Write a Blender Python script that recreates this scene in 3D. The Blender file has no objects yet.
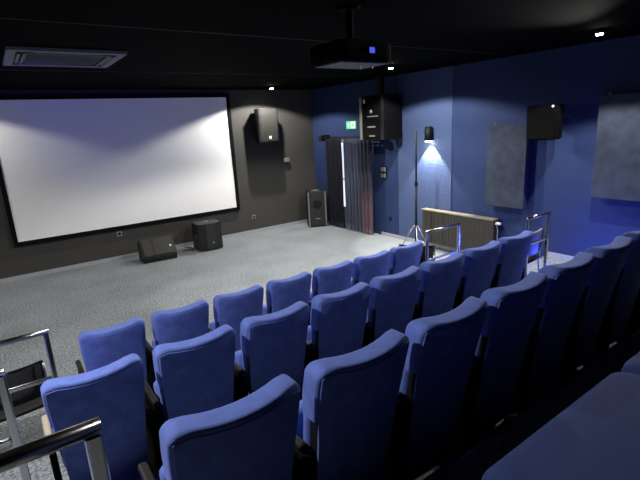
import bpy, bmesh, math, random
from mathutils import Vector, Matrix
random.seed(7)
S = bpy.context.scene
C = S.collection
PI = math.pi

# ------------------------------------------------------------------ camera
F, YAW, PIT, ROL = 450.7, math.radians(34.902), math.radians(14.330), math.radians(-3.183)
EYE = 2.43
fwd = Vector((math.sin(YAW)*math.cos(PIT), math.cos(YAW)*math.cos(PIT), -math.sin(PIT)))
rgt = Vector((math.cos(YAW), -math.sin(YAW), 0)); up = rgt.cross(fwd)
r2 = rgt*math.cos(ROL) + up*math.sin(ROL); u2 = -rgt*math.sin(ROL) + up*math.cos(ROL)
cam = bpy.data.objects.new('camera', bpy.data.cameras.new('camera')); C.objects.link(cam)
m = Matrix((r2, u2, -fwd)).transposed().to_4x4(); m.translation = Vector((0, 0, EYE))
cam.matrix_world = m
cam.data.sensor_width = 36; cam.data.lens = F/640*36; cam.data.clip_start = .02
S.camera = cam

# ------------------------------------------------------------------ world, exposure
w = bpy.data.worlds.new('dark'); S.world = w; w.use_nodes = True
w.node_tree.nodes['Background'].inputs[0].default_value = (0, 0, 0, 1)
w.node_tree.nodes['Background'].inputs[1].default_value = 0
S.view_settings.view_transform = 'Standard'; S.view_settings.look = 'None'
S.view_settings.gamma = 1; S.view_settings.use_curve_mapping = False
S.view_settings.exposure = 0.0
SPOT_R = 380          # ceiling spotlights on the right
SPOT_L = 380          # ceiling spotlights on the left
BLUE_W = 9            # each blue aisle light
WASH_W = 130          # added blue light for the top of the screen
FLOOD_W = 700        # added unseen light from the left for the right wall
LAMP_W = 260          # spotlight on the stand

# ------------------------------------------------------------------ helpers
def link(name, me, mat, parent=None, smooth=False):
    o = bpy.data.objects.new(name, me); C.objects.link(o)
    if mat: me.materials.append(mat)
    if parent: o.parent = parent
    if smooth:
        for p in me.polygons: p.use_smooth = True
    return o
def build(name, bm, mat, parent=None, smooth=False):
    me = bpy.data.meshes.new(name); bmesh.ops.recalc_face_normals(bm, faces=bm.faces)
    bm.to_mesh(me); bm.free()
    return link(name, me, mat, parent, smooth)
def thing(name, label, cat, loc=(0, 0, 0), rz=0, group=None):
    o = bpy.data.objects.new(name, None); C.objects.link(o); o.empty_display_size = .1
    o.location = loc; o.rotation_euler = (0, 0, rz); tag(o, label, cat, group); return o
def tag(o, label, cat, group=None):
    o['label'] = label; o['category'] = cat
    if group: o['group'] = group
    return o
def box(bm, x0, x1, y0, y1, z0, z1, bev=0, M=None):
    r = bmesh.ops.create_cube(bm, size=1)
    vs = r['verts']
    bmesh.ops.scale(bm, vec=(x1-x0, y1-y0, z1-z0), verts=vs)
    bmesh.ops.translate(bm, vec=((x0+x1)/2, (y0+y1)/2, (z0+z1)/2), verts=vs)
    if bev:
        es = list({e for v in vs for e in v.link_edges})
        r = bmesh.ops.bevel(bm, geom=es, offset=bev, segments=2, affect='EDGES', profile=.5)
        vs = list({v for f in r['faces'] for v in f.verts} | {v for v in vs if v.is_valid})
    if M: bmesh.ops.transform(bm, matrix=M, verts=[v for v in vs if v.is_valid])
def cyl(bm, a, b, r, r2_=None, seg=16):
    a = Vector(a); b = Vector(b); d = b-a
    M = Matrix.Translation((a+b)/2) @ d.to_track_quat('Z', 'Y').to_matrix().to_4x4()
    bmesh.ops.create_cone(bm, cap_ends=True, segments=seg, radius1=r, radius2=r if r2_ is None else r2_, depth=d.length, matrix=M)
def tube(bm, pts, r, seg=10, closed=False):
    """swept round tube along a polyline of points"""
    pts = [Vector(p) for p in pts]; n = len(pts); rings = []
    for i, p in enumerate(pts):
        a = pts[(i-1) % n] if (closed or i) else p; b = pts[(i+1) % n] if (closed or i < n-1) else p
        d = (b-a).normalized(); q = d.to_track_quat('Z', 'Y') if i == 0 else q
        t = q @ Vector((0, 0, 1)); q = t.rotation_difference(d) @ q
        X = q @ Vector((1, 0, 0)); Y = q @ Vector((0, 1, 0))
        rings.append([bm.verts.new(p + X*r*math.cos(2*PI*k/seg) + Y*r*math.sin(2*PI*k/seg)) for k in range(seg)])
    for i in range(n if closed else n-1):
        A, B = rings[i], rings[(i+1) % n]
        for k in range(seg): bm.faces.new((A[k], A[(k+1) % seg], B[(k+1) % seg], B[k]))
    if not closed: bm.faces.new(rings[0][::-1]); bm.faces.new(rings[-1])
def arc_corner(pts, rad, n=5):
    """round the inner corners of a polyline"""
    out = [Vector(pts[0])]
    for i in range(1, len(pts)-1):
        p = Vector(pts[i]); a = (Vector(pts[i-1])-p).normalized()*rad; b = (Vector(pts[i+1])-p).normalized()*rad
        for k in range(n+1):
            t = k/n; out.append(p + a*(1-t)**2 + b*t**2)
    out.append(Vector(pts[-1])); return out
def pillow(bm, w_, d, z0, z1, r, fn=None, nx=10, nz=10, top_r=None, bot_r=None, nc=4):
    """rounded block made of stacked rounded-rectangle rings, centred in x and y, bent by fn"""
    tr = r if top_r is None else top_r; br = r if bot_r is None else bot_r
    lev = []
    for k in range(nc+1):
        a = PI/2*k/nc; lev.append((z0 + br*(1-math.sin(a)), br*(1-math.cos(a))) if False else (z0 + br*(1-math.cos(a)), br*(1-math.sin(a))))
    for k in range(1, nz): lev.append((z0+br + (z1-tr-z0-br)*k/nz, 0))
    for k in range(nc, -1, -1):
        a = PI/2*k/nc; lev.append((z1 - tr*(1-math.cos(a)), tr*(1-math.sin(a))))
    rings = []
    for z, ins in lev:
        hw, hd = w_/2-ins, d/2-ins; rr = max(min(r, hw, hd)-ins*.0, .002); rr = min(rr, hd*.98)
        pts = []
        for cx, cy, a0 in ((1, 1, 0), (-1, 1, 90), (-1, -1, 180), (1, -1, 270)):
            for k in range(nc+1):
                a = math.radians(a0+90*k/nc)
                pts.append((cx*(hw-rr)+rr*math.cos(a), cy*(hd-rr)+rr*math.sin(a)))
            if cy*cx == 1:   # horizontal run follows: subdivide
                x0 = pts[-1][0]; x1 = -x0; y = pts[-1][1]
                for k in range(1, nx): pts.append((x0+(x1-x0)*k/nx, y))
        rings.append([bm.verts.new(fn(x, y, z) if fn else (x, y, z)) for x, y in pts])
    n = len(rings[0])
    for A, B in zip(rings, rings[1:]):
        for k in range(n): bm.faces.new((A[k], A[(k+1) % n], B[(k+1) % n], B[k]))
    # caps: bridge front and back runs as strips
    for R in (rings[0], rings[-1]):
        h = n//2
        off = (nc+1) // 2
        idx = [(off+i) % n for i in range(n)]
        # pair vertices mirrored in y: order starts at +x corner
        a = [R[i] for i in range(0, h)]; b = [R[(n-1-i)] for i in range(0, h)]
        for i in range(h-1):
            try: bm.faces.new((a[i], a[i+1], b[i+1], b[i]))
            except ValueError: pass

# ------------------------------------------------------------------ materials
def mat(name, col, rough=.6, metal=0, bump=0, bscale=60, var=0, vscale=8, sheen=0, emit=None, es=0, spec=.5, coat=0):
    m = bpy.data.materials.new(name); m.use_nodes = True; nt = m.node_tree; b = nt.nodes['Principled BSDF']
    b.inputs['Base Color'].default_value = (*col, 1); b.inputs['Roughness'].default_value = rough
    b.inputs['Metallic'].default_value = metal; b.inputs['Specular IOR Level'].default_value = spec
    if sheen:
        b.inputs['Sheen Weight'].default_value = sheen; b.inputs['Sheen Roughness'].default_value = .4
        b.inputs['Sheen Tint'].default_value = (.35, .45, 1, 1)
    if coat: b.inputs['Coat Weight'].default_value = coat
    if emit: b.inputs['Emission Color'].default_value = (*emit, 1); b.inputs['Emission Strength'].default_value = es
    tc = nt.nodes.new('ShaderNodeTexCoord')
    if bump:
        n = nt.nodes.new('ShaderNodeTexNoise'); n.inputs['Scale'].default_value = bscale; n.inputs['Detail'].default_value = 4
        bp = nt.nodes.new('ShaderNodeBump'); bp.inputs['Strength'].default_value = bump; bp.inputs['Distance'].default_value = .01
        nt.links.new(tc.outputs['Object'], n.inputs['Vector']); nt.links.new(n.outputs['Fac'], bp.inputs['Height'])
        nt.links.new(bp.outputs['Normal'], b.inputs['Normal'])
    if var:
        n = nt.nodes.new('ShaderNodeTexNoise'); n.inputs['Scale'].default_value = vscale; n.inputs['Detail'].default_value = 6
        mr = nt.nodes.new('ShaderNodeMapRange'); mr.inputs[1].default_value = .3; mr.inputs[2].default_value = .7
        mr.inputs[3].default_value = 1-var; mr.inputs[4].default_value = 1+var
        mx = nt.nodes.new('ShaderNodeVectorMath'); mx.operation = 'SCALE'; mx.inputs[0].default_value = col
        nt.links.new(tc.outputs['Object'], n.inputs['Vector']); nt.links.new(n.outputs['Fac'], mr.inputs[0])
        nt.links.new(mr.outputs[0], mx.inputs['Scale']); nt.links.new(mx.outputs[0], b.inputs['Base Color'])
    return m
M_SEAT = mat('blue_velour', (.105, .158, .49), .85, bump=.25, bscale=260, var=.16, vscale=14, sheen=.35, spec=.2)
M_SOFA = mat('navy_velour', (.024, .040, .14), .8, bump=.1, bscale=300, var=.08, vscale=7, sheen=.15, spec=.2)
M_SHELL = mat('black_plastic', (.005, .005, .006), .6, spec=.25)
M_GLOSS = mat('black_gloss', (.006, .006, .007), .16, coat=.5)
M_CHROME = mat('chrome', (.52, .52, .54), .2, metal=1)
M_STEEL = mat('grey_steel', (.35, .35, .36), .35, metal=.9)
M_TAN = mat('tan_armrest', (.32, .29, .23), .4)
M_CEIL = mat('black_ceiling', (.0009, .0009, .0012), .9, bump=.1, bscale=20, spec=.03)
M_FRONT = mat('charcoal_wall', (.040, .039, .035), .85, bump=.15, bscale=90, var=.06, vscale=3)
M_BLACKWALL = mat('black_wall', (.008, .008, .009), .85, spec=.1)
M_BLUEWALL = mat('blue_wall', (.019, .034, .098), .8, spec=.2, bump=.15, bscale=70, var=.07, vscale=3)
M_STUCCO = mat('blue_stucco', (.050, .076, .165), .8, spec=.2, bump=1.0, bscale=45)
M_SCREEN = mat('screen_white', (.86, .86, .85), .9, spec=.1)
M_BLACK = mat('black_felt', (.004, .004, .005), .9, spec=.1)
M_PANEL = mat('grey_acoustic_felt', (.037, .046, .068), .95, bump=.4, bscale=120, var=.22, vscale=6, spec=.1)
M_RAD = mat('taupe_radiator', (.042, .038, .033), .5)
M_RADTOP = mat('beige_radiator_top', (.17, .15, .11), .45)
M_WHITE = mat('white_plastic', (.75, .75, .73), .4)
M_GREY = mat('grey_plastic', (.2, .2, .2), .5)
M_ACG = mat('grey_cassette', (.14, .14, .145), .5)
M_ACD = mat('dark_vent', (.03, .03, .032), .6)
M_SPK = mat('black_speaker_cabinet', (.006, .006, .007), .5, bump=.2, bscale=200)
M_DULL = mat('matt_black', (.003, .003, .0035), .85, spec=.06)
M_GRILLE = mat('speaker_grille', (.017, .016, .014), .6, bump=.5, bscale=300)
M_GRILLE2 = mat('dark_speaker_grille', (.010, .011, .012), .6, bump=.5, bscale=300)
M_SILVER = mat('silver_trim', (.16, .155, .13), .4)
M_CURT_D = mat('black_curtain', (.008, .009, .018), .9, sheen=.05)
M_CURT = mat('slate_curtain', (.085, .095, .15), .9, bump=.2, bscale=200)
M_CURT_P = mat('mauve_curtain', (.13, .075, .10), .9, bump=.2, bscale=200)
M_DAY = mat('daylight_pane', (.8, .85, .9), .3, emit=(.75, .85, 1), es=1.2)
M_BLUELED = mat('blue_led', (.02, .02, .4), .3, emit=(.04, .07, 1), es=30)
M_LENS = mat('lit_lamp_lens', (1, 1, 1), .3, emit=(1, .93, .78), es=60)
M_EXIT_G = mat('exit_green', (.05, .5, .2), .4, emit=(.1, .7, .22), es=.3)
M_EXIT_W = mat('exit_white', (.6, .75, .65), .4, emit=(.6, .85, .7), es=.4)
M_DOOR = mat('door_frame_grey', (.25, .26, .28), .5)
M_BASEB = mat('grey_baseboard', (.30, .32, .35), .5)
M_SEAM = mat('dark_seam', (.03, .03, .03), .6)
M_RISER = mat('dark_carpet_riser', (.03, .032, .037), .95, bump=.3, bscale=150)

def carpet():
    m = bpy.data.materials.new('speckled_carpet'); m.use_nodes = True; nt = m.node_tree; b = nt.nodes['Principled BSDF']
    b.inputs['Roughness'].default_value = .95; b.inputs['Specular IOR Level'].default_value = .15
    tc = nt.nodes.new('ShaderNodeTexCoord')
    n = nt.nodes.new('ShaderNodeTexNoise'); n.inputs['Scale'].default_value = 42; n.inputs['Detail'].default_value = 8; n.inputs['Roughness'].default_value = .75
    r = nt.nodes.new('ShaderNodeValToRGB'); e = r.color_ramp.elements
    e[0].position = .40; e[0].color = (.09, .105, .125, 1); e[1].position = .60; e[1].color = (.35, .375, .39, 1)
    n2 = nt.nodes.new('ShaderNodeTexNoise'); n2.inputs['Scale'].default_value = 1.3; n2.inputs['Detail'].default_value = 3
    mr = nt.nodes.new('ShaderNodeMapRange'); mr.inputs[1].default_value = .3; mr.inputs[2].default_value = .7; mr.inputs[3].default_value = .86; mr.inputs[4].default_value = 1.12
    sc = nt.nodes.new('ShaderNodeVectorMath'); sc.operation = 'SCALE'
    bp = nt.nodes.new('ShaderNodeBump'); bp.inputs['Strength'].default_value = .5; bp.inputs['Distance'].default_value = .01
    L = nt.links.new
    L(tc.outputs['Object'], n.inputs['Vector']); L(tc.outputs['Object'], n2.inputs['Vector'])
    L(n.outputs['Fac'], r.inputs[0]); L(n2.outputs['Fac'], mr.inputs[0]); L(r.outputs[0], sc.inputs[0]); L(mr.outputs[0], sc.inputs['Scale'])
    L(sc.outputs[0], b.inputs['Base Color']); L(n.outputs['Fac'], bp.inputs['Height']); L(bp.outputs[0], b.inputs['Normal'])
    return m
M_CARPET = carpet()

# ------------------------------------------------------------------ the room
XL, XR, YB, YF, H = -1.45, 6.67, -1.35, 9.6, 3.28
P2, P3, P4 = .28, .57, .85
R2, R3, R4 = 3.46, 2.33, 1.13          # front edges of the platforms
def struct(name, x0, x1, y0, y1, z0, z1, m_):
    bm = bmesh.new(); box(bm, x0, x1, y0, y1, z0, z1); o = build(name, bm, m_); o['kind'] = 'structure'; return o
struct('floor', XL-.1, XR+.1, YB-.1, YF+.1, -.1, 0, M_CARPET)
struct('ceiling', XL-.1, XR+.1, YB-.1, YF+.1, H, H+.1, M_CEIL)
struct('wall_front', XL-.1, XR+.1, YF, YF+.1, 0, H, M_FRONT)
struct('wall_back', XL-.1, XR+.1, YB-.1, YB, 0, H, M_BLACKWALL)
struct('wall_left', XL-.1, XL, YB, YF, 0, H, M_BLACKWALL)
struct('wall_right', XR, XR+.1, YB, YF, 0, H, M_BLUEWALL)
struct('seating_platform', XL, XR, YB, R2, 0, P2, M_CARPET)
struct('seating_platform', XL, XR, YB, R3, P2, P3, M_CARPET)
struct('seating_platform', XL, XR, YB, R4, P3, P4, M_CARPET)
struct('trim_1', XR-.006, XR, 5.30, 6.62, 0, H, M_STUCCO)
struct('baseboard_front', XL, XR, YF-.018, YF, 0, .07, M_BASEB)
struct('baseboard_right', XR-.018, XR-.006, 3.46, 7.15, 0, .07, M_BASEB)
struct('baseboard_right_upper', XR-.018, XR, 2.33, 3.46, P2, P2+.07, M_BASEB)
struct('trim_2', XL, XR-.02, R2-.002, R2+.02, P2-.03, P2+.004, M_STEEL)
struct('trim_3', XL, XR-.02, R3-.002, R3+.02, P3-.03, P3+.004, M_STEEL)
struct('trim_4', XL, XR-.02, R4-.002, R4+.02, P4-.03, P4+.004, M_STEEL)
# thin seams in the black ceiling boards
for i, y in enumerate((4.1, 6.9)):
    struct('trim_%d' % (5+i), XL, XR, y-.004, y+.004, H-.004, H, M_SEAM)

# door behind the curtains
def door():
    o = struct('door_1', XR-.03, XR, 7.55, 8.75, 0, 2.06, M_DOOR)
    bm = bmesh.new(); box(bm, XR-.04, XR-.028, 8.0, 8.55, .5, 2.0); build('window_pane', bm, M_DAY, o)
    bm = bmesh.new(); box(bm, XR-.045, XR-.028, 7.96, 8.0, .46, 2.04); box(bm, XR-.045, XR-.028, 8.55, 8.59, .46, 2.04)
    box(bm, XR-.045, XR-.028, 8.0, 8.55, .46, .5); box(bm, XR-.045, XR-.028, 8.0, 8.55, 2.0, 2.04); box(bm, XR-.045, XR-.028, 8.0, 8.55, 1.14, 1.17)
    build('window_frame', bm, M_DOOR, o)
door()

# ------------------------------------------------------------------ screen
t = thing('projection_screen', 'large white projection screen in a black frame on the dark front wall', 'screen', (2.22, YF, .63))
SX0, SX1, SZ0, SZ1 = .085-2.22, 4.37-2.22, .055, 2.49
bm = bmesh.new(); box(bm, SX0, SX1, -.05, -.04, SZ0, SZ1); build('screen_fabric', bm, M_SCREEN, t)
bm = bmesh.new(); b_ = .075
box(bm, SX0-b_, SX0, -.07, -.001, SZ0-b_, SZ1+b_, .004); box(bm, SX1, SX1+b_, -.07, -.001, SZ0-b_, SZ1+b_, .004)
box(bm, SX0, SX1, -.07, -.001, SZ0-b_, SZ0, .004); box(bm, SX0, SX1, -.07, -.001, SZ1, SZ1+b_, .004)
build('frame', bm, M_BLACK, t)

# ------------------------------------------------------------------ seats
REC = math.tan(math.radians(13))
def backfn(x, y, z):
    """recline and wrap of a seat back; y>0 is the sitter's side; origin under the top rear edge"""
    h = 1.0-z
    yy = y + h*REC*(1-.25*h) - .050*(1-(x/.24)**2)*min(1, .35+(z/1.0)*.65)
    tap = 1-.13*max(0, (h-.12))/.6
    zz = z*.985 + .016*min(1, abs(x)/.20)**2*max(0, (z-.75)/.25) - .034*max(0, (abs(x)-.175)/.065)**2*max(0, (z-.85)/.15)
    return (x*tap, yy, zz)
def make_seat():
    t = thing('cinema_seat', '', 'cinema seat')
    bm = bmesh.new()
    # padded front cushion with the thick headrest that folds over the top of the back
    pillow(bm, .480, .112, .74, 1.0, .022, lambda x, y, z: backfn(x, y, z), nz=6)
    build('headrest', bm, M_SEAT, t, True)
    bm = bmesh.new(); pillow(bm, .474, .062, .40, .79, .028, lambda x, y, z: backfn(x, y+.026, z), nz=8)
    build('back_cushion', bm, M_SEAT, t, True)
    bm = bmesh.new(); pillow(bm, .452, .05, .03, .80, .008, lambda x, y, z: backfn(x, y-.026, z), nz=8)
    build('back_shell', bm, M_SHELL, t, True)
    bm = bmesh.new(); pillow(bm, .456, .014, .04, .978, .006, lambda x, y, z: backfn(x, y-.053, z), nz=12)
    build('rear_panel', bm, M_SEAT, t, True)
    # tip-up cushion resting in the folded position
    bm = bmesh.new()
    A = math.radians(76)
    def cf(x, y, z):      # z runs along the cushion depth, y its thickness
        return (x, .225 + z*math.cos(A) + y*math.sin(A) - .012, .35 + z*math.sin(A) - y*math.cos(A))
    pillow(bm, .43, .10, 0, .30, .035, cf, nz=6); build('seat_cushion', bm, M_SEAT, t, True)
    bm = bmesh.new()
    pillow(bm, .40, .012, .02, .27, .005, lambda x, y, z: cf(x, y+.054, z), nz=4); build('cushion_underside', bm, M_SHELL, t, True)
    # standards widened to block light through the seat gaps; armrest, beam
    for s in (-1, 1):
        bm = bmesh.new()
        box(bm, s*.252-.016, s*.252+.016, .04, .34, .02, .575, .008)
        box(bm, s*.245-.022, s*.245+.022, .13, .40, .0, .014, .004)
        for yy in (.16, .37): cyl(bm, (s*.245, yy, .014), (s*.245, yy, .024), .010, seg=8)
        build('side_panel', bm, M_DULL, t)
    bm = bmesh.new(); box(bm, -.23, .23, .26, .30, .05, .09, .004); build('support_beam', bm, M_STEEL, t)
    bm = bmesh.new(); box(bm, -.271, -.233, .07, .40, .585, .615, .012); o = build('armrest', bm, M_SHELL, t)
    bm = bmesh.new(); box(bm, -.262, -.242, .12, .22, .50, .59, .004); build('arm_bracket', bm, M_SHELL, o)
    return t
def copy_tree(o, parent=None):
    c = o.copy(); C.objects.link(c); c.parent = parent
    for ch in kids[o.name]: copy_tree(ch, c)
    return c
kids = {}
seat0 = make_seat()
def index(o):
    kids[o.name] = list(o.children)
    for c in o.children: index(c)
bpy.context.view_layer.update(); index(seat0)
SP = .55
WORDS = ['first', 'second', 'third', 'fourth', 'fifth', 'sixth', 'seventh', 'eighth']
rows = [
    ('front row', 3.66, .51, 7, 0, 'blue velour cinema seats of the front row, nearest the screen'),
    ('second row', 2.43, .215, 8, P2, 'blue velour cinema seats of the middle row'),
    ('third row', 1.27, .50, 8, P3, 'blue velour cinema seats of the third row, nearest the photographer'),
]
EXTRA = {
 (0, 0): 'beside the left chrome rail', (0, 6): 'by the low rail',
 (1, 0): 'beside the left chrome rails', (1, 7): 'by the tall rail',
 (2, 0): 'behind the near chrome rail',
}
first = True
for ri, (rn, y, x0, n, z, grp) in enumerate(rows):
    for k in range(n):
        o = seat0 if first else copy_tree(seat0)
        first = False
        o.location = (x0+SP*k, y+.0, z)
        o.rotation_euler = (0, 0, math.radians(random.uniform(-.6, .6)))
        ex = EXTRA.get((ri, k), '')
        o['label'] = ('%s blue seat from the left in the %s %s' % (WORDS[k], rn, ex)).strip()
        o['group'] = grp
tan_mesh = None
for o in [o for o in C.objects if o.name.startswith('cinema_seat') and not o.parent and (o.location.x < .3)]:
    for c in o.children:
        if c.name.startswith('armrest'):
            if tan_mesh is None: tan_mesh = c.data.copy(); tan_mesh.materials[0] = M_TAN
            c.data = tan_mesh; c['label'] = 'tan armrest at the row end'
# a closing armrest on the right end of each row
for y, x0, n, z, ob in [(r[1], r[2], r[3], r[4], i) for i, r in enumerate(rows)]:
    last = [o for o in C.objects if o.name.startswith('cinema_seat') and not o.parent and abs(o.location.x-(x0+SP*(n-1))) < .01 and abs(o.location.y-y) < .01][0]
    bm = bmesh.new(); box(bm, .233, .271, .07, .40, .585, .615, .012); a = build('armrest', bm, M_SHELL, last)
    bm = bmesh.new(); box(bm, .242, .262, .12, .22, .50, .59, .004); build('arm_bracket', bm, M_SHELL, a)

# wide double seats on the top platform beside the photographer
def make_sofa(x0, label):
    t = thing('double_seat', label, 'sofa', (x0, .02, P4), 0, 'wide navy double seats on the top platform')
    W = 1.055
    bm = bmesh.new(); pillow(bm, W, .62, 0.27, .455, .07, lambda x, y, z: (x+W/2, y+.43, z + .012*math.cos(PI*x/W)*math.cos(PI*y/.62)), nx=12, nz=3)
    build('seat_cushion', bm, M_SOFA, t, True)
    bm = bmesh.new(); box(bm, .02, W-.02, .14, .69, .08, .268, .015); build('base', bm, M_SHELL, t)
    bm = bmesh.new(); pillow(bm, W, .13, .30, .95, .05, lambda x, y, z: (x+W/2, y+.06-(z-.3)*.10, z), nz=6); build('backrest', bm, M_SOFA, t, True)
    for sx in (.08, W-.08):
        for sy in (.18, .63):
            bm = bmesh.new(); cyl(bm, (sx, sy, 0), (sx, sy, .085), .022, .028); build('leg', bm, M_SHELL, t)
    return t
make_sofa(1.09, 'wide navy seat cushion at the bottom right corner, nearest the camera')
make_sofa(2.17, 'navy seat just showing at the right edge beyond the nearest wide cushion')

# ------------------------------------------------------------------ chrome rails at the ends of the rows
def rail(x0, x1, y, z, label, h=1.1, r=.02, out=None, zb=.74):
    t = thing('chrome_rail', label, 'handrail', (x0, y, z), 0, 'chrome rails at the ends of the rows')
    L = x1-x0
    bm = bmesh.new(); tube(bm, [(-r, 0, h), (L+r, 0, h)], r, 16); build('top_bar', bm, M_CHROME, t, True)
    for x in (0, L):
        bm = bmesh.new(); box(bm, x-r*.9, x+r*.9, -r*.9, r*.9, 0, h-r*.5, r*.35); p = build('post', bm, M_CHROME, t)
        bm = bmesh.new(); cyl(bm, (x, 0, 0), (x, 0, .012), .045, seg=20); build('foot_plate', bm, M_STEEL, p)
    bm = bmesh.new(); box(bm, r, L-r, -r*.7, r*.7, zb-r*.7, zb+r*.7, r*.25); build('middle_bar', bm, M_CHROME, t)
    return t
rail(-.62, .07, 3.60, 0, 'chrome rail on the left by the front row, above the black chair')
rail(-.86, -.165, 2.46, P2, 'chrome rail at the left edge, between the near rail and the front one')
rail(-.60, .078, 1.24, P3, 'thick chrome rail in the bottom left corner, nearest the camera', r=.024)
rail(4.10, 4.70, 3.60, 0, 'square chrome rail standing in front of the radiator', r=.017)
rail(4.61, 5.03, 2.62, P2, 'narrow chrome rail on the right against the plain blue wall', h=1.04, r=.018)

# black stacking chairs parked beside the rails
def stack_chair(x, y, z, rz, label, gl):
    t = thing('stacking_chair', label, 'chair', (x, y, z), rz, 'black stacking chairs parked by the rails')
    def bend(px, py, pz): return (px, py + (px/.24)**2*.05 - (pz-.5)*.12, pz)
    bm = bmesh.new(); pillow(bm, .48, .03, .50, .80, .012, lambda a, b, c: bend(a, b-.20, c), nz=5); build('backrest', bm, gl, t, True)
    bm = bmesh.new(); pillow(bm, .46, .44, .42, .46, .018, lambda a, b, c: (a, b+.02, c-.02*math.cos(PI*a/.46)), nz=1); build('seat', bm, M_SHELL, t, True)
    for s in (-1, 1):
        bm = bmesh.new()
        tube(bm, arc_corner([(s*.25, -.21, 0), (s*.235, -.17, .42), (s*.235, -.21, .78)], .05), .011); build('leg', bm, M_CHROME, t, True)
        bm = bmesh.new(); tube(bm, arc_corner([(s*.25, .24, 0), (s*.235, .20, .41), (s*.235, -.17, .41)], .05), .011); build('leg', bm, M_CHROME, t, True)
    return t
stack_chair(-.22, 4.02, 0, 0, 'glossy black curved-back chair behind the left chrome rail', M_GLOSS)
stack_chair(4.55, 4.15, 0, math.radians(-55), 'black curved-back chair seen through the rail before the radiator', M_GLOSS)
stack_chair(4.98, 2.98, P2, math.radians(0), 'dark grey chair with chrome legs behind the narrow right rail', M_GREY)

# ------------------------------------------------------------------ right wall: radiator, panels
t = thing('radiator', 'long taupe ribbed panel radiator with a beige top under the blue wall', 'radiator', (XR, 5.07, 0))
bm = bmesh.new(); box(bm, -.165, -.05, -.77, .77, .12, .735, .006)
n = 46
for k in range(n):
    y = -.75+1.5*(k+.5)/n; box(bm, -.175, -.165, y-.010, y+.010, .15, .71, 0)
build('panel', bm, M_RAD, t)
bm = bmesh.new(); box(bm, -.185, -.04, -.785, .785, .737, .765, .005); build('top_grille', bm, M_RADTOP, t)
bm = bmesh.new(); cyl(bm, (-.11, -.785, .69), (-.11, -.87, .69), .028, .022); build('thermostat_valve', bm, M_WHITE, t, True)
for y in (-.55, .55):
    bm = bmesh.new(); box(bm, -.05, -.007, y-.02, y+.02, .2, .68); build('bracket', bm, M_GREY, t)
bm = bmesh.new(); tube(bm, [(-.11, -.79, .66), (-.11, -.82, .60), (-.11, -.82, .02)], .009); build('pipe', bm, M_GREY, t, True)

def panel(y0, y1, z0, z1, label):
    t = thing('acoustic_panel', label, 'acoustic panel', (XR, (y0+y1)/2, z0), 0, 'grey felt acoustic panels on the right wall')
    h = (y1-y0)/2; hz = z1-z0
    bm = bmesh.new(); box(bm, -.16, -.07, -h, h, 0, hz, .008); build('felt_board', bm, M_PANEL, t)
    bm = bmesh.new(); box(bm, -.072, 0, -h+.10, h-.10, .1, hz-.1); build('mounting_batten', bm, M_BLACK, t)
    bm = bmesh.new(); cyl(bm, (-.11, h-.10, hz-.01), (-.11, h-.10, hz+.035), .012, seg=10); build('hook', bm, M_SILVER, t)
panel(3.80, 4.47, .99, 2.27, 'tall grey felt acoustic panel on the blue wall above the radiator end')
panel(1.75, 2.84, 1.27, 2.60, 'large grey acoustic panel cut by the right edge of the photo')

# ------------------------------------------------------------------ speakers
def hanging_speaker():
    t = thing('hanging_speaker', 'big black speaker with silver trim hung high near the curtained door', 'speaker', (6.02, 6.68, 2.08))
    bm = bmesh.new()
    f = [(0, -.34), (0, .34), (.50, .22), (.56, -.15), (.50, -.30)]
    lo = [bm.verts.new((x, y, 0)) for x, y in f]; hi = [bm.verts.new((x, y, .83)) for x, y in f]
    bm.faces.new(lo); bm.faces.new(hi)
    for i in range(5): bm.faces.new((lo[i], lo[(i+1) % 5], hi[(i+1) % 5], hi[i]))
    bmesh.ops.bevel(bm, geom=list(bm.edges), offset=.008, segments=1, affect='EDGES')
    build('cabinet', bm, M_DULL, t)
    bm = bmesh.new(); box(bm, -.014, 0, -.26, .26, .06, .78, .004); build('grille', bm, M_DULL, t)
    for s in (-1, 1):
        bm = bmesh.new(); box(bm, -.02, 0, s*.30-.035, s*.30+.035, .01, .82, .006); build('trim_strip', bm, M_SILVER if s > 0 else M_SHELL, t)
    bm = bmesh.new(); cyl(bm, (-.016, 0, .54), (-.030, 0, .54), .035, seg=20); build('tweeter', bm, mat('cyan_dome', (.3, .6, .6), .2, metal=.6), t, True)
    bm = bmesh.new(); box(bm, -.02, -.012, -.20, .10, .44, .46); build('horn_lip', bm, M_SILVER, t)
    bm = bmesh.new(); box(bm, -.02, -.012, -.12, .10, .24, .27); build('woofer_rim', bm, M_GREY, t)
    bm = bmesh.new(); box(bm, -.02, -.012, -.10, .06, .07, .10); build('badge', bm, M_SILVER, t)
    bm = bmesh.new(); box(bm, -.02, -.012, .16, .21, .70, .77); build('indicator', bm, M_WHITE, t)
    bm = bmesh.new(); box(bm, .2, .3, -.05, .05, .83, H-2.08); build('ceiling_bracket', bm, M_SHELL, t)
hanging_speaker()

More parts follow.
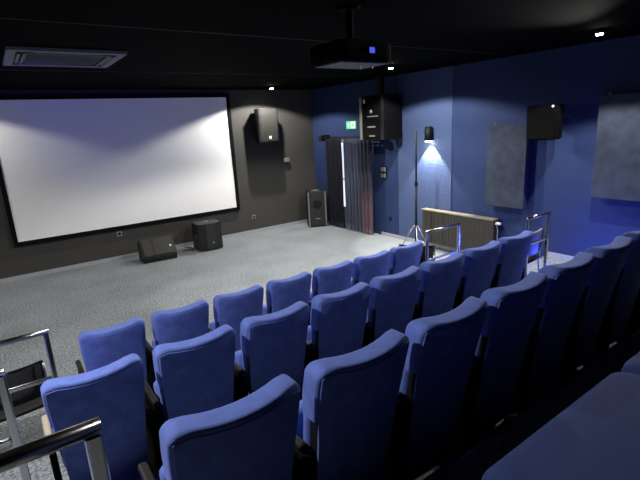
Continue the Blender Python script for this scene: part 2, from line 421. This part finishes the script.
def wall_speaker():
    t = thing('wall_speaker', 'grey lit loudspeaker mounted on the dark wall right of the screen', 'speaker', (5.17, YF, 2.10))
    bm = bmesh.new()
    def taper(p): return p
    f = [(-.26, -.42), (-.20, -.45), (.20, -.45), (.26, -.42), (.19, -.14), (-.19, -.14)]
    lo = [bm.verts.new((x, y+.03, 0)) for x, y in f]; hi = [bm.verts.new((x, y, .75)) for x, y in f]
    bm.faces.new(lo); bm.faces.new(hi)
    for i in range(6): bm.faces.new((lo[i], lo[(i+1) % 6], hi[(i+1) % 6], hi[i]))
    bmesh.ops.bevel(bm, geom=list(bm.edges), offset=.01, segments=1, affect='EDGES')
    build('cabinet', bm, M_SPK, t)
    bm = bmesh.new()
    pts = [(-.235, -.445), (-.19, -.468), (.19, -.468), (.235, -.445)]
    for (a, b), (c, d) in zip(pts, pts[1:]):
        v = [bm.verts.new(p) for p in ((a, b+.03, .03), (c, d+.03, .03), (c, d, .72), (a, b, .72))]; bm.faces.new(v)
    o = build('grille', bm, M_GRILLE, t); so = o.modifiers.new('s', 'SOLIDIFY'); so.thickness = .008
    bm = bmesh.new(); box(bm, -.02, .03, -.452, -.442, .08, .14); build('badge', bm, M_WHITE, t)
    bm = bmesh.new(); box(bm, -.05, .05, -.14, -.002, .3, .45); build('wall_bracket', bm, M_SHELL, t)
wall_speaker()

def side_speaker():
    t = thing('side_speaker', 'small black speaker on the blue wall between the two grey panels', 'speaker', (XR, 3.42, 2.06), 0)
    bm = bmesh.new()
    f = [(-.50, -.21), (-.50, .21), (-.20, .15), (-.18, -.15)]
    lo = [bm.verts.new((x, y, 0 if abs(y) < .9 else 0)) for x, y in f]; hi = [bm.verts.new((x*1.04, y, .47)) for x, y in f]
    bm.faces.new(lo); bm.faces.new(hi)
    for i in range(4): bm.faces.new((lo[i], lo[(i+1) % 4], hi[(i+1) % 4], hi[i]))
    bmesh.ops.bevel(bm, geom=list(bm.edges), offset=.02, segments=2, affect='EDGES')
    build('cabinet', bm, M_DULL, t)
    bm = bmesh.new(); box(bm, -.18, -.01, -.05, .05, .15, .30); build('wall_bracket', bm, M_DULL, t)
    bm = bmesh.new(); cyl(bm, (-.515, -.17, .44), (-.53, -.17, .44), .016, seg=12); build('badge', bm, M_WHITE, t)
side_speaker()

def sub():
    t = thing('subwoofer', 'black box subwoofer on the carpet below the right end of the screen', 'speaker', (3.40, 9.06, 0), math.radians(-4)); t.scale = (1.06, 1.06, 1.06)
    bm = bmesh.new()
    f = [(-.24, .22), (.24, .22), (.24, -.20), (.10, -.26), (-.10, -.26), (-.24, -.20)]
    lo = [bm.verts.new((x, y, 0)) for x, y in f]; hi = [bm.verts.new((x, y, .54)) for x, y in f]
    bm.faces.new(lo); bm.faces.new(hi)
    for i in range(6): bm.faces.new((lo[i], lo[(i+1) % 6], hi[(i+1) % 6], hi[i]))
    bmesh.ops.bevel(bm, geom=list(bm.edges), offset=.012, segments=2, affect='EDGES'); build('cabinet', bm, M_SPK, t)
    bm = bmesh.new(); box(bm, -.10, .10, -.27, -.258, .04, .50, .003); build('grille', bm, M_GRILLE2, t)
    bm = bmesh.new(); cyl(bm, (.03, -.268, .16), (.03, -.276, .16), .018, seg=14); build('badge', bm, M_GREY, t)
    bm = bmesh.new(); cyl(bm, (-.238, 0, .27), (-.246, 0, .27), .035, seg=16); build('side_handle', bm, M_GREY, t)
    bm = bmesh.new(); cyl(bm, (0, .0, .538), (0, .0, .548), .045, seg=20); build('pole_socket', bm, M_GREY, t)
sub()
def wedge():
    t = thing('stage_monitor', 'black wedge stage monitor lying on the carpet under the screen', 'speaker', (2.32, 9.02, 0), math.radians(-3))
    bm = bmesh.new()
    f = [(-.20, .0), (.17, .0), (.23, .30), (.06, .43), (-.24, .12)]   # (y, z) profile: tilted baffle
    a = [bm.verts.new((-.33, y, z)) for y, z in f]; b = [bm.verts.new((.33, y, z)) for y, z in f]
    bm.faces.new(a); bm.faces.new(b)
    for i in range(5): bm.faces.new((a[i], a[(i+1) % 5], b[(i+1) % 5], b[i]))
    bmesh.ops.bevel(bm, geom=list(bm.edges), offset=.014, segments=2, affect='EDGES'); build('cabinet', bm, M_SPK, t)
    d = Vector((0, .30, .31)).normalized(); nrm = Vector((0, -.31, .30)).normalized()
    M = Matrix((Vector((1, 0, 0)), d, nrm)).transposed().to_4x4(); M.translation = Vector((0, -.09, .275))
    bm = bmesh.new(); box(bm, -.29, .29, -.19, .19, 0, .012, .004, M); build('grille', bm, M_GRILLE, t)
    bm = bmesh.new(); box(bm, .22, .25, -.05, -.01, .012, .018, 0, M); build('badge', bm, M_WHITE, t)
    bm = bmesh.new(); box(bm, -.10, -.085, -.19, .19, .012, .017, 0, M); build('grille_seam', bm, M_SPK, t)
wedge()
bm = bmesh.new(); tube(bm, [(2.85+.55*k/20, 9.12+.10*math.sin(k*.35)-.14*(k/20), .008) for k in range(9)] + [(3.12, 9.34, .008), (3.02, 9.5, .008)], .008)
tag(build('speaker_cable', bm, M_SHELL, None, True), 'black cable on the carpet between the wedge monitor and the box subwoofer', 'cable')

def tower():
    t = thing('tower_speaker', 'tall black speaker with silver side strips on the floor beside the curtain', 'speaker', (6.26, 9.05, 0), math.radians(-28))
    bm = bmesh.new(); box(bm, -.23, .23, -.19, .2, 0, .88, .012); build('cabinet', bm, M_SPK, t)
    bm = bmesh.new(); box(bm, -.17, .17, -.203, -.19, .05, .84, .003); build('grille', bm, M_GRILLE2, t)
    for s in (-1, 1):
        bm = bmesh.new(); box(bm, s*.205-.018, s*.205+.018, -.20, -.188, .02, .86, .004); build('trim_strip', bm, M_SILVER, t)
    bm = bmesh.new(); cyl(bm, (0, -.200, .56), (0, -.208, .56), .11, seg=24); build('woofer', bm, M_GREY and M_SHELL, t)
    bm = bmesh.new(); box(bm, -.06, .06, -.208, -.20, .20, .225); build('badge', bm, M_SILVER, t)
tower()
bm = bmesh.new(); box(bm, 6.13, 6.30, 8.93, 9.06, .881, .90, .005)
tag(build('small_box', bm, M_SILVER), 'small pale flat box lying on top of the tall black speaker', 'box')

# ------------------------------------------------------------------ wall fittings
t = thing('wall_control_box', 'small grey control box on the dark wall beside the mounted speaker', 'box', (5.79, YF, 1.64))
bm = bmesh.new(); box(bm, -.07, .07, -.10, -.001, -.05, .05, .012); build('housing', bm, M_SILVER, t)
bm = bmesh.new(); cyl(bm, (-.03, -.10, 0), (-.03, -.112, 0), .025, seg=14); build('button', bm, M_GREY, t)
def socket(x, y, z, front, label, sz=.045, m_=M_GREY, name='wall_socket', cat='socket', grp=None):
    t = thing(name, label, cat, (x, y, z), 0 if front else math.radians(-90), grp)
    bm = bmesh.new(); box(bm, -sz, sz, -.014, -.001, -sz, sz, .004); build('plate', bm, m_, t)
    bm = bmesh.new(); cyl(bm, (0, -.014, 0), (0, -.018, 0), sz*.6, seg=18); build('outlet', bm, M_SHELL, t)
socket(4.80, YF, .38, True, 'small round socket low on the dark wall right of the screen')
socket(1.78, YF, .52, True, 'socket with plug on the dark wall above the wedge monitor', .05)
socket(XR, 6.88, .40, False, 'small dark socket low on the blue wall right of the curtain', .04, M_SHELL)
t = thing('switch_panel', 'dark four-gang switch panel on the blue wall right of the curtain', 'switch', (XR, 7.05, 1.38), math.radians(-90))
bm = bmesh.new(); box(bm, -.09, .09, -.016, -.001, -.14, .14, .004); build('plate', bm, M_SHELL, t)
for i in (-1, 1):
    for j in (-1, 1):
        bm = bmesh.new(); box(bm, i*.042-.032, i*.042+.032, -.024, -.016, j*.066-.045, j*.066+.045, .003); build('rocker', bm, M_GREY, t)

# exit sign
t = thing('exit_sign', 'small green and white running-man exit sign above the curtained door', 'sign', (XR-.001, 8.06, 2.30), math.radians(-90))
bm = bmesh.new(); box(bm, -.17, .17, -.03, 0, 0, .17, .004); build('sign_plate', bm, M_EXIT_G, t)
bm = bmesh.new(); box(bm, .0, .155, -.034, -.030, .015, .155); o = build('door_symbol', bm, M_EXIT_W, t)
bm = bmesh.new(); cyl(bm, (-.075, -.031, .135), (-.075, -.035, .135), .014, seg=12)
for a, b in (((-.075, .12), (-.09, .075)), ((-.09, .075), (-.06, .05)), ((-.06, .05), (-.075, .02)), ((-.09, .075), (-.115, .045)), ((-.08, .11), (-.05, .09)), ((-.08, .11), (-.115, .095))):
    tube(bm, [(a[0], -.033, a[1]), (b[0], -.033, b[1])], .008, 6)
build('running_figure', bm, M_EXIT_W, t)
bm = bmesh.new(); v = [bm.verts.new(p) for p in ((.04, -.036, .085), (.10, -.036, .13), (.10, -.036, .04))]; bm.faces.new(v)
bmesh.ops.solidify(bm, geom=list(bm.faces), thickness=.002); build('arrow_symbol', bm, M_EXIT_G, o)

# ------------------------------------------------------------------ curtains
XC = 6.47
t = thing('curtain_rod', 'black curtain rod above the blue wall door opening', 'curtain rod', (XC, 8.0, 2.13))
bm = bmesh.new(); tube(bm, [(0, -.90, .0), (0, .98, .0)], .016, 12); build('rod', bm, M_SHELL, t, True)
for y in (-.86, .96):
    bm = bmesh.new(); box(bm, -.05, XR-XC-.001, y-.06, y+.06, -.09, .05, .006); build('bracket', bm, M_SHELL, t)
def curtain(y0, y1, n, amp, m_, label, top=2.10, spread=0, name='curtain', grp='curtains across the door opening'):
    bm = bmesh.new(); N = n*8; K = 14; V = []
    for k in range(K+1):
        f = k/K; z = top-(top-.03)*f; row = []
        for i in range(N+1):
            u = i/N; y = y0+(y1-y0)*u; c = (y0+y1)/2
            y = c+(y-c)*(1+spread*f)
            row.append(bm.verts.new((XC+amp*math.sin(u*n*2*PI+.5*math.sin(f*2))*(.6+.4*f)+.008*math.sin(u*17+f*5), y, z)))
        V.append(row)
    for k in range(K):
        for i in range(N): bm.faces.new((V[k][i], V[k][i+1], V[k+1][i+1], V[k+1][i]))
    bmesh.ops.solidify(bm, geom=list(bm.faces), thickness=.006)
    return tag(build(name, bm, m_, None, True), label, 'curtain', grp)
curtain(8.23, 8.82, 5, .035, M_CURT_D, 'black left curtain hanging beside the bright door gap')
curtain(7.58, 8.14, 5, .038, M_CURT, 'slate blue middle curtain right of the bright door gap', spread=.05)
# the last curtain is slate above and mauve towards its hem
def two_tone():
    m = bpy.data.materials.new('slate_to_mauve_cloth'); m.use_nodes = True; nt = m.node_tree; b = nt.nodes['Principled BSDF']
    b.inputs['Roughness'].default_value = .9
    tc = nt.nodes.new('ShaderNodeTexCoord'); sx = nt.nodes.new('ShaderNodeSeparateXYZ'); r = nt.nodes.new('ShaderNodeValToRGB')
    mr = nt.nodes.new('ShaderNodeMapRange'); mr.inputs[1].default_value = 0; mr.inputs[2].default_value = 2.1
    r.color_ramp.elements[0].position = .30; r.color_ramp.elements[0].color = (.20, .12, .15, 1)
    r.color_ramp.elements[1].position = .52; r.color_ramp.elements[1].color = (.055, .057, .09, 1)
    L = nt.links.new; L(tc.outputs['Object'], sx.inputs[0]); L(sx.outputs['Z'], mr.inputs[0]); L(mr.outputs[0], r.inputs[0]); L(r.outputs[0], b.inputs['Base Color'])
    return m
curtain(7.22, 7.56, 3, .04, two_tone(), 'right-hand curtain turning mauve towards its hem')

# ------------------------------------------------------------------ lamp on a tripod stand by the stucco
t = thing('tripod_stand', 'tall thin black lighting stand with silver tripod legs left of the radiator', 'stand', (6.0, 5.53, 0))
bm = bmesh.new(); tube(bm, [(0, 0, .12), (0, 0, 1.35)], .022); tube(bm, [(0, 0, 1.3), (0, 0, 2.24)], .016)
build('pole', bm, M_SHELL, t, True)
bm = bmesh.new(); cyl(bm, (0, 0, 1.29), (0, 0, 1.36), .030); cyl(bm, (0, 0, 1.325), (0, -.05, 1.325), .010); build('clamp', bm, M_SHELL, t)
bm = bmesh.new(); cyl(bm, (0, 0, .56), (0, 0, .63), .028); build('collar', bm, M_SHELL, t)
for a in (100, 215, 330):
    d = Vector((math.cos(math.radians(a)), math.sin(math.radians(a)), 0)); d.x *= .6
    bm = bmesh.new(); tube(bm, [Vector((0, 0, .58))+d*.02, d*.42+Vector((0, 0, .012))], .010); lg = build('leg', bm, M_STEEL, t, True)
    bm = bmesh.new(); tube(bm, [Vector((0, 0, .2)), d*.24+Vector((0, 0, .26))], .006); build('brace', bm, M_STEEL, lg, True)
t = thing('wall_lamp', 'short black cylinder lamp shining down on the textured blue wall', 'lamp', (6.58, 5.76, 2.02))
bm = bmesh.new(); cyl(bm, (0, 0, .012), (0, 0, .27), .075, .066, 24); build('lamp_body', bm, M_SHELL, t, True)
bm = bmesh.new(); cyl(bm, (0, 0, 0), (0, 0, .012), .062, seg=24); build('lens', bm, M_LENS, t)
bm = bmesh.new(); box(bm, .06, .083, -.02, .02, .10, .16); build('wall_mount', bm, M_SHELL, t)
ld = bpy.data.lights.new('spot_lamp_beam', 'SPOT'); ld.energy = LAMP_W; ld.color = (1, .96, .88); ld.spot_size = math.radians(84); ld.spot_blend = .25; ld.shadow_soft_size = .015
lo_ = bpy.data.objects.new('spot_lamp_beam', ld); C.objects.link(lo_); lo_.parent = t; lo_.location = (0, 0, -.01)
lo_.rotation_euler = (0, math.radians(-4), 0)

# ------------------------------------------------------------------ ceiling things
t = thing('air_conditioner', 'grey square ceiling air conditioner cassette with slatted centre grille', 'air conditioner', (.81, 5.76, H))
bm = bmesh.new()
o_, i_ = .53, .37
for a, b, c, d in ((-o_, o_, i_+.08, o_), (-o_, o_, -o_, -i_-.08), (-o_, -i_-.08, -i_-.08, i_+.08), (i_+.08, o_, -i_-.08, i_+.08)): box(bm, a, b, c, d, -.035, -.001, .004)
box(bm, -i_, i_, i_, i_+.02, -.04, -.002); box(bm, -i_, i_, -i_-.02, -i_, -.04, -.002); box(bm, -i_-.02, -i_, -i_, i_, -.04, -.002); box(bm, i_, i_+.02, -i_, i_, -.04, -.002)
build('cassette_frame', bm, M_ACG, t)
bm = bmesh.new(); box(bm, -i_-.08, i_+.08, -i_-.08, i_+.08, -.012, -.001); build('air_slot', bm, M_ACD, t)
for a, b, c, d in ((-.3, .3, .405, .435), (-.3, .3, -.435, -.405), (-.435, -.405, -.3, .3), (.405, .435, -.3, .3)):
    bm = bmesh.new(); box(bm, a, b, c, d, -.035, -.02, .003); build('louvre', bm, M_ACG, t)
bm = bmesh.new(); box(bm, -.36, .36, -.36, .36, -.022, -.014)
for k in range(18):
    y = -.34+.68*k/17; box(bm, -.34, .34, y-.008, y+.008, -.032, -.022)
build('centre_grille', bm, mat('dim_grille', (.09, .09, .095), .6), t)

t = thing('projector', 'black projector hanging from the ceiling in the middle of the photo', 'projector', (2.41, 2.90, 2.87))
bm = bmesh.new(); pillow(bm, .52, .40, .0, .15, .035, lambda x, y, z: (x, y, z), nz=2); build('housing', bm, M_DULL, t, True)
bm = bmesh.new(); box(bm, -.23, .24, -.17, .16, -.008, .001, .003); build('bottom_plate', bm, M_ACG, t)
bm = bmesh.new(); cyl(bm, (-.13, .19, .075), (-.13, .24, .075), .05, seg=24); build('lens_barrel', bm, M_GLOSS, t)
bm = bmesh.new(); box(bm, .02, .07, -.204, -.199, .06, .10); build('blue_display', bm, mat('blue_display', (.02, .03, .3), .3, emit=(.08, .12, 1), es=.8), t)
for x in (.02, .14):
    bm = bmesh.new(); cyl(bm, (x, -.10, -.010), (x+.05, -.04, -.022), .006, seg=8); build('adjuster', bm, M_CHROME, t)
bm = bmesh.new(); cyl(bm, (0, 0, .165), (0, 0, H-2.87), .03); box(bm, -.12, .12, -.12, .12, .15, .17); cyl(bm, (0, 0, H-2.89), (0, 0, H-2.871), .09); build('ceiling_mount', bm, M_DULL, t)

def spotlight(x, y, label, en, tilt):
    t = thing('ceiling_spotlight', label, 'ceiling light', (x, y, H), 0, 'small bright spotlights on the black ceiling')
    bm = bmesh.new(); cyl(bm, (0, 0, -.045), (0, 0, -.001), .045, .055, 24); build('housing', bm, M_SHELL, t, True)
    bm = bmesh.new(); cyl(bm, (0, 0, -.056), (0, 0, -.045), .036, seg=20); build('lens', bm, M_LENS, t)
    d = bpy.data.lights.new('spot_beam', 'SPOT'); d.energy = en; d.color = (1, .965, .90); d.spot_size = math.radians(146); d.spot_blend = .18; d.shadow_soft_size = .03
    o = bpy.data.objects.new('spot_beam', d); C.objects.link(o); o.parent = t; o.location = (0, 0, -.065); o.rotation_euler = (0, math.radians(tilt), 0)
    return t
spotlight(5.09, 8.80, 'small ceiling spotlight above the wall speaker right of the screen', SPOT_R, 0)
spotlight(5.35, 5.46, 'small ceiling spotlight just right of the projector', SPOT_R, 0)
spotlight(5.70, 2.55, 'bright ceiling spotlight near the top right corner of the photo', SPOT_R*.75, 24)
for y, e in ((8.80, .25), (5.46, .25), (2.55, 1)):
    spotlight(-.75, y, 'small ceiling spotlight over the left aisle outside the photo', SPOT_L*e, 0)
spotlight(3.80, 5.15, 'added unseen ceiling light behind the projector, brightening the stage floor', SPOT_R*.9, 0)  # extra lamp added to brighten the middle of the stage floor

def floor_led(x, y, z, label, en=BLUE_W):
    t = thing('blue_floor_light', label, 'light', (x, y, z), 0, 'blue floor lights in the aisles')
    bm = bmesh.new(); cyl(bm, (0, 0, 0), (0, 0, .10), .06, .075, 20); build('housing', bm, M_SHELL, t, True)
    bm = bmesh.new(); cyl(bm, (0, 0, .10), (0, 0, .105), .062, seg=20); build('lens', bm, M_BLUELED, t)
    d = bpy.data.lights.new('blue_beam', 'POINT'); d.energy = en; d.color = (.03, .06, 1); d.shadow_soft_size = .05
    o = bpy.data.objects.new('blue_beam', d); C.objects.link(o); o.parent = t; o.location = (0, 0, .17)
floor_led(5.95, 2.62, P2, 'blue floor light hidden behind the third row in the right aisle', BLUE_W*4)
floor_led(-1.1, 2.9, P2, 'blue floor light in the left aisle outside the photo', BLUE_W*1.6)

def added_wash():  # unseen lamp added to turn the upper screen blue
    t = thing('added_blue_wash', 'added unseen blue light over the left aisle, tinting the screen top', 'added light', (-1.2, 5.0, 2.85))
    aim = Vector((2.6, 9.6, 3.7)) - Vector((-1.2, 5.0, 2.85)); q = aim.to_track_quat('-Z', 'Y'); M = q.to_matrix().to_4x4()
    bm = bmesh.new(); cyl(bm, (0, 0, -.02), (0, 0, .22), .09, .07, 24); bmesh.ops.transform(bm, matrix=M, verts=bm.verts); build('lamp_body', bm, M_SHELL, t, True)
    bm = bmesh.new(); cyl(bm, (0, 0, -.026), (0, 0, -.02), .075, seg=24); bmesh.ops.transform(bm, matrix=M, verts=bm.verts); build('lens', bm, M_BLUELED, t)
    bm = bmesh.new(); cyl(bm, (0, 0, 0), (0, 0, H-2.85), .015); build('ceiling_arm', bm, M_SHELL, t)
    d = bpy.data.lights.new('blue_wash', 'SPOT'); d.energy = WASH_W; d.color = (.03, .06, 1); d.spot_size = math.radians(64); d.spot_blend = 1; d.shadow_soft_size = .07
    o = bpy.data.objects.new('blue_wash', d); C.objects.link(o); o.parent = t; o.rotation_euler = q.to_euler(); o.location = aim.normalized()*.05
added_wash()

def added_flood():  # unseen lamp added to light the right wall and cast its shadows
    L0 = Vector((-1.2, 8.4, 2.72)); aim = Vector((6.67, 4.2, -.6)) - L0; q = aim.to_track_quat('-Z', 'Y'); M = q.to_matrix().to_4x4()
    t = thing('added_flood', 'added unseen floodlight at the far left, lighting the right wall', 'added light', L0)
    bm = bmesh.new(); cyl(bm, (0, 0, .0), (0, 0, .16), .09, .07, 24); bmesh.ops.transform(bm, matrix=M, verts=bm.verts); build('lamp_body', bm, M_SHELL, t, True)
    bm = bmesh.new(); cyl(bm, (0, 0, -.006), (0, 0, 0), .075, seg=24); bmesh.ops.transform(bm, matrix=M, verts=bm.verts); build('lens', bm, M_LENS, t)
    bm = bmesh.new(); cyl(bm, (0, 0, .04), (0, 0, H-2.72), .015); build('ceiling_arm', bm, M_SHELL, t)
    d = bpy.data.lights.new('flood_beam', 'SPOT'); d.energy = FLOOD_W; d.color = (1, .97, .93); d.spot_size = math.radians(46); d.spot_blend = .85; d.shadow_soft_size = .03
    o = bpy.data.objects.new('flood_beam', d); C.objects.link(o); o.parent = t; o.rotation_euler = q.to_euler(); o.location = aim.normalized()*.03
added_flood()
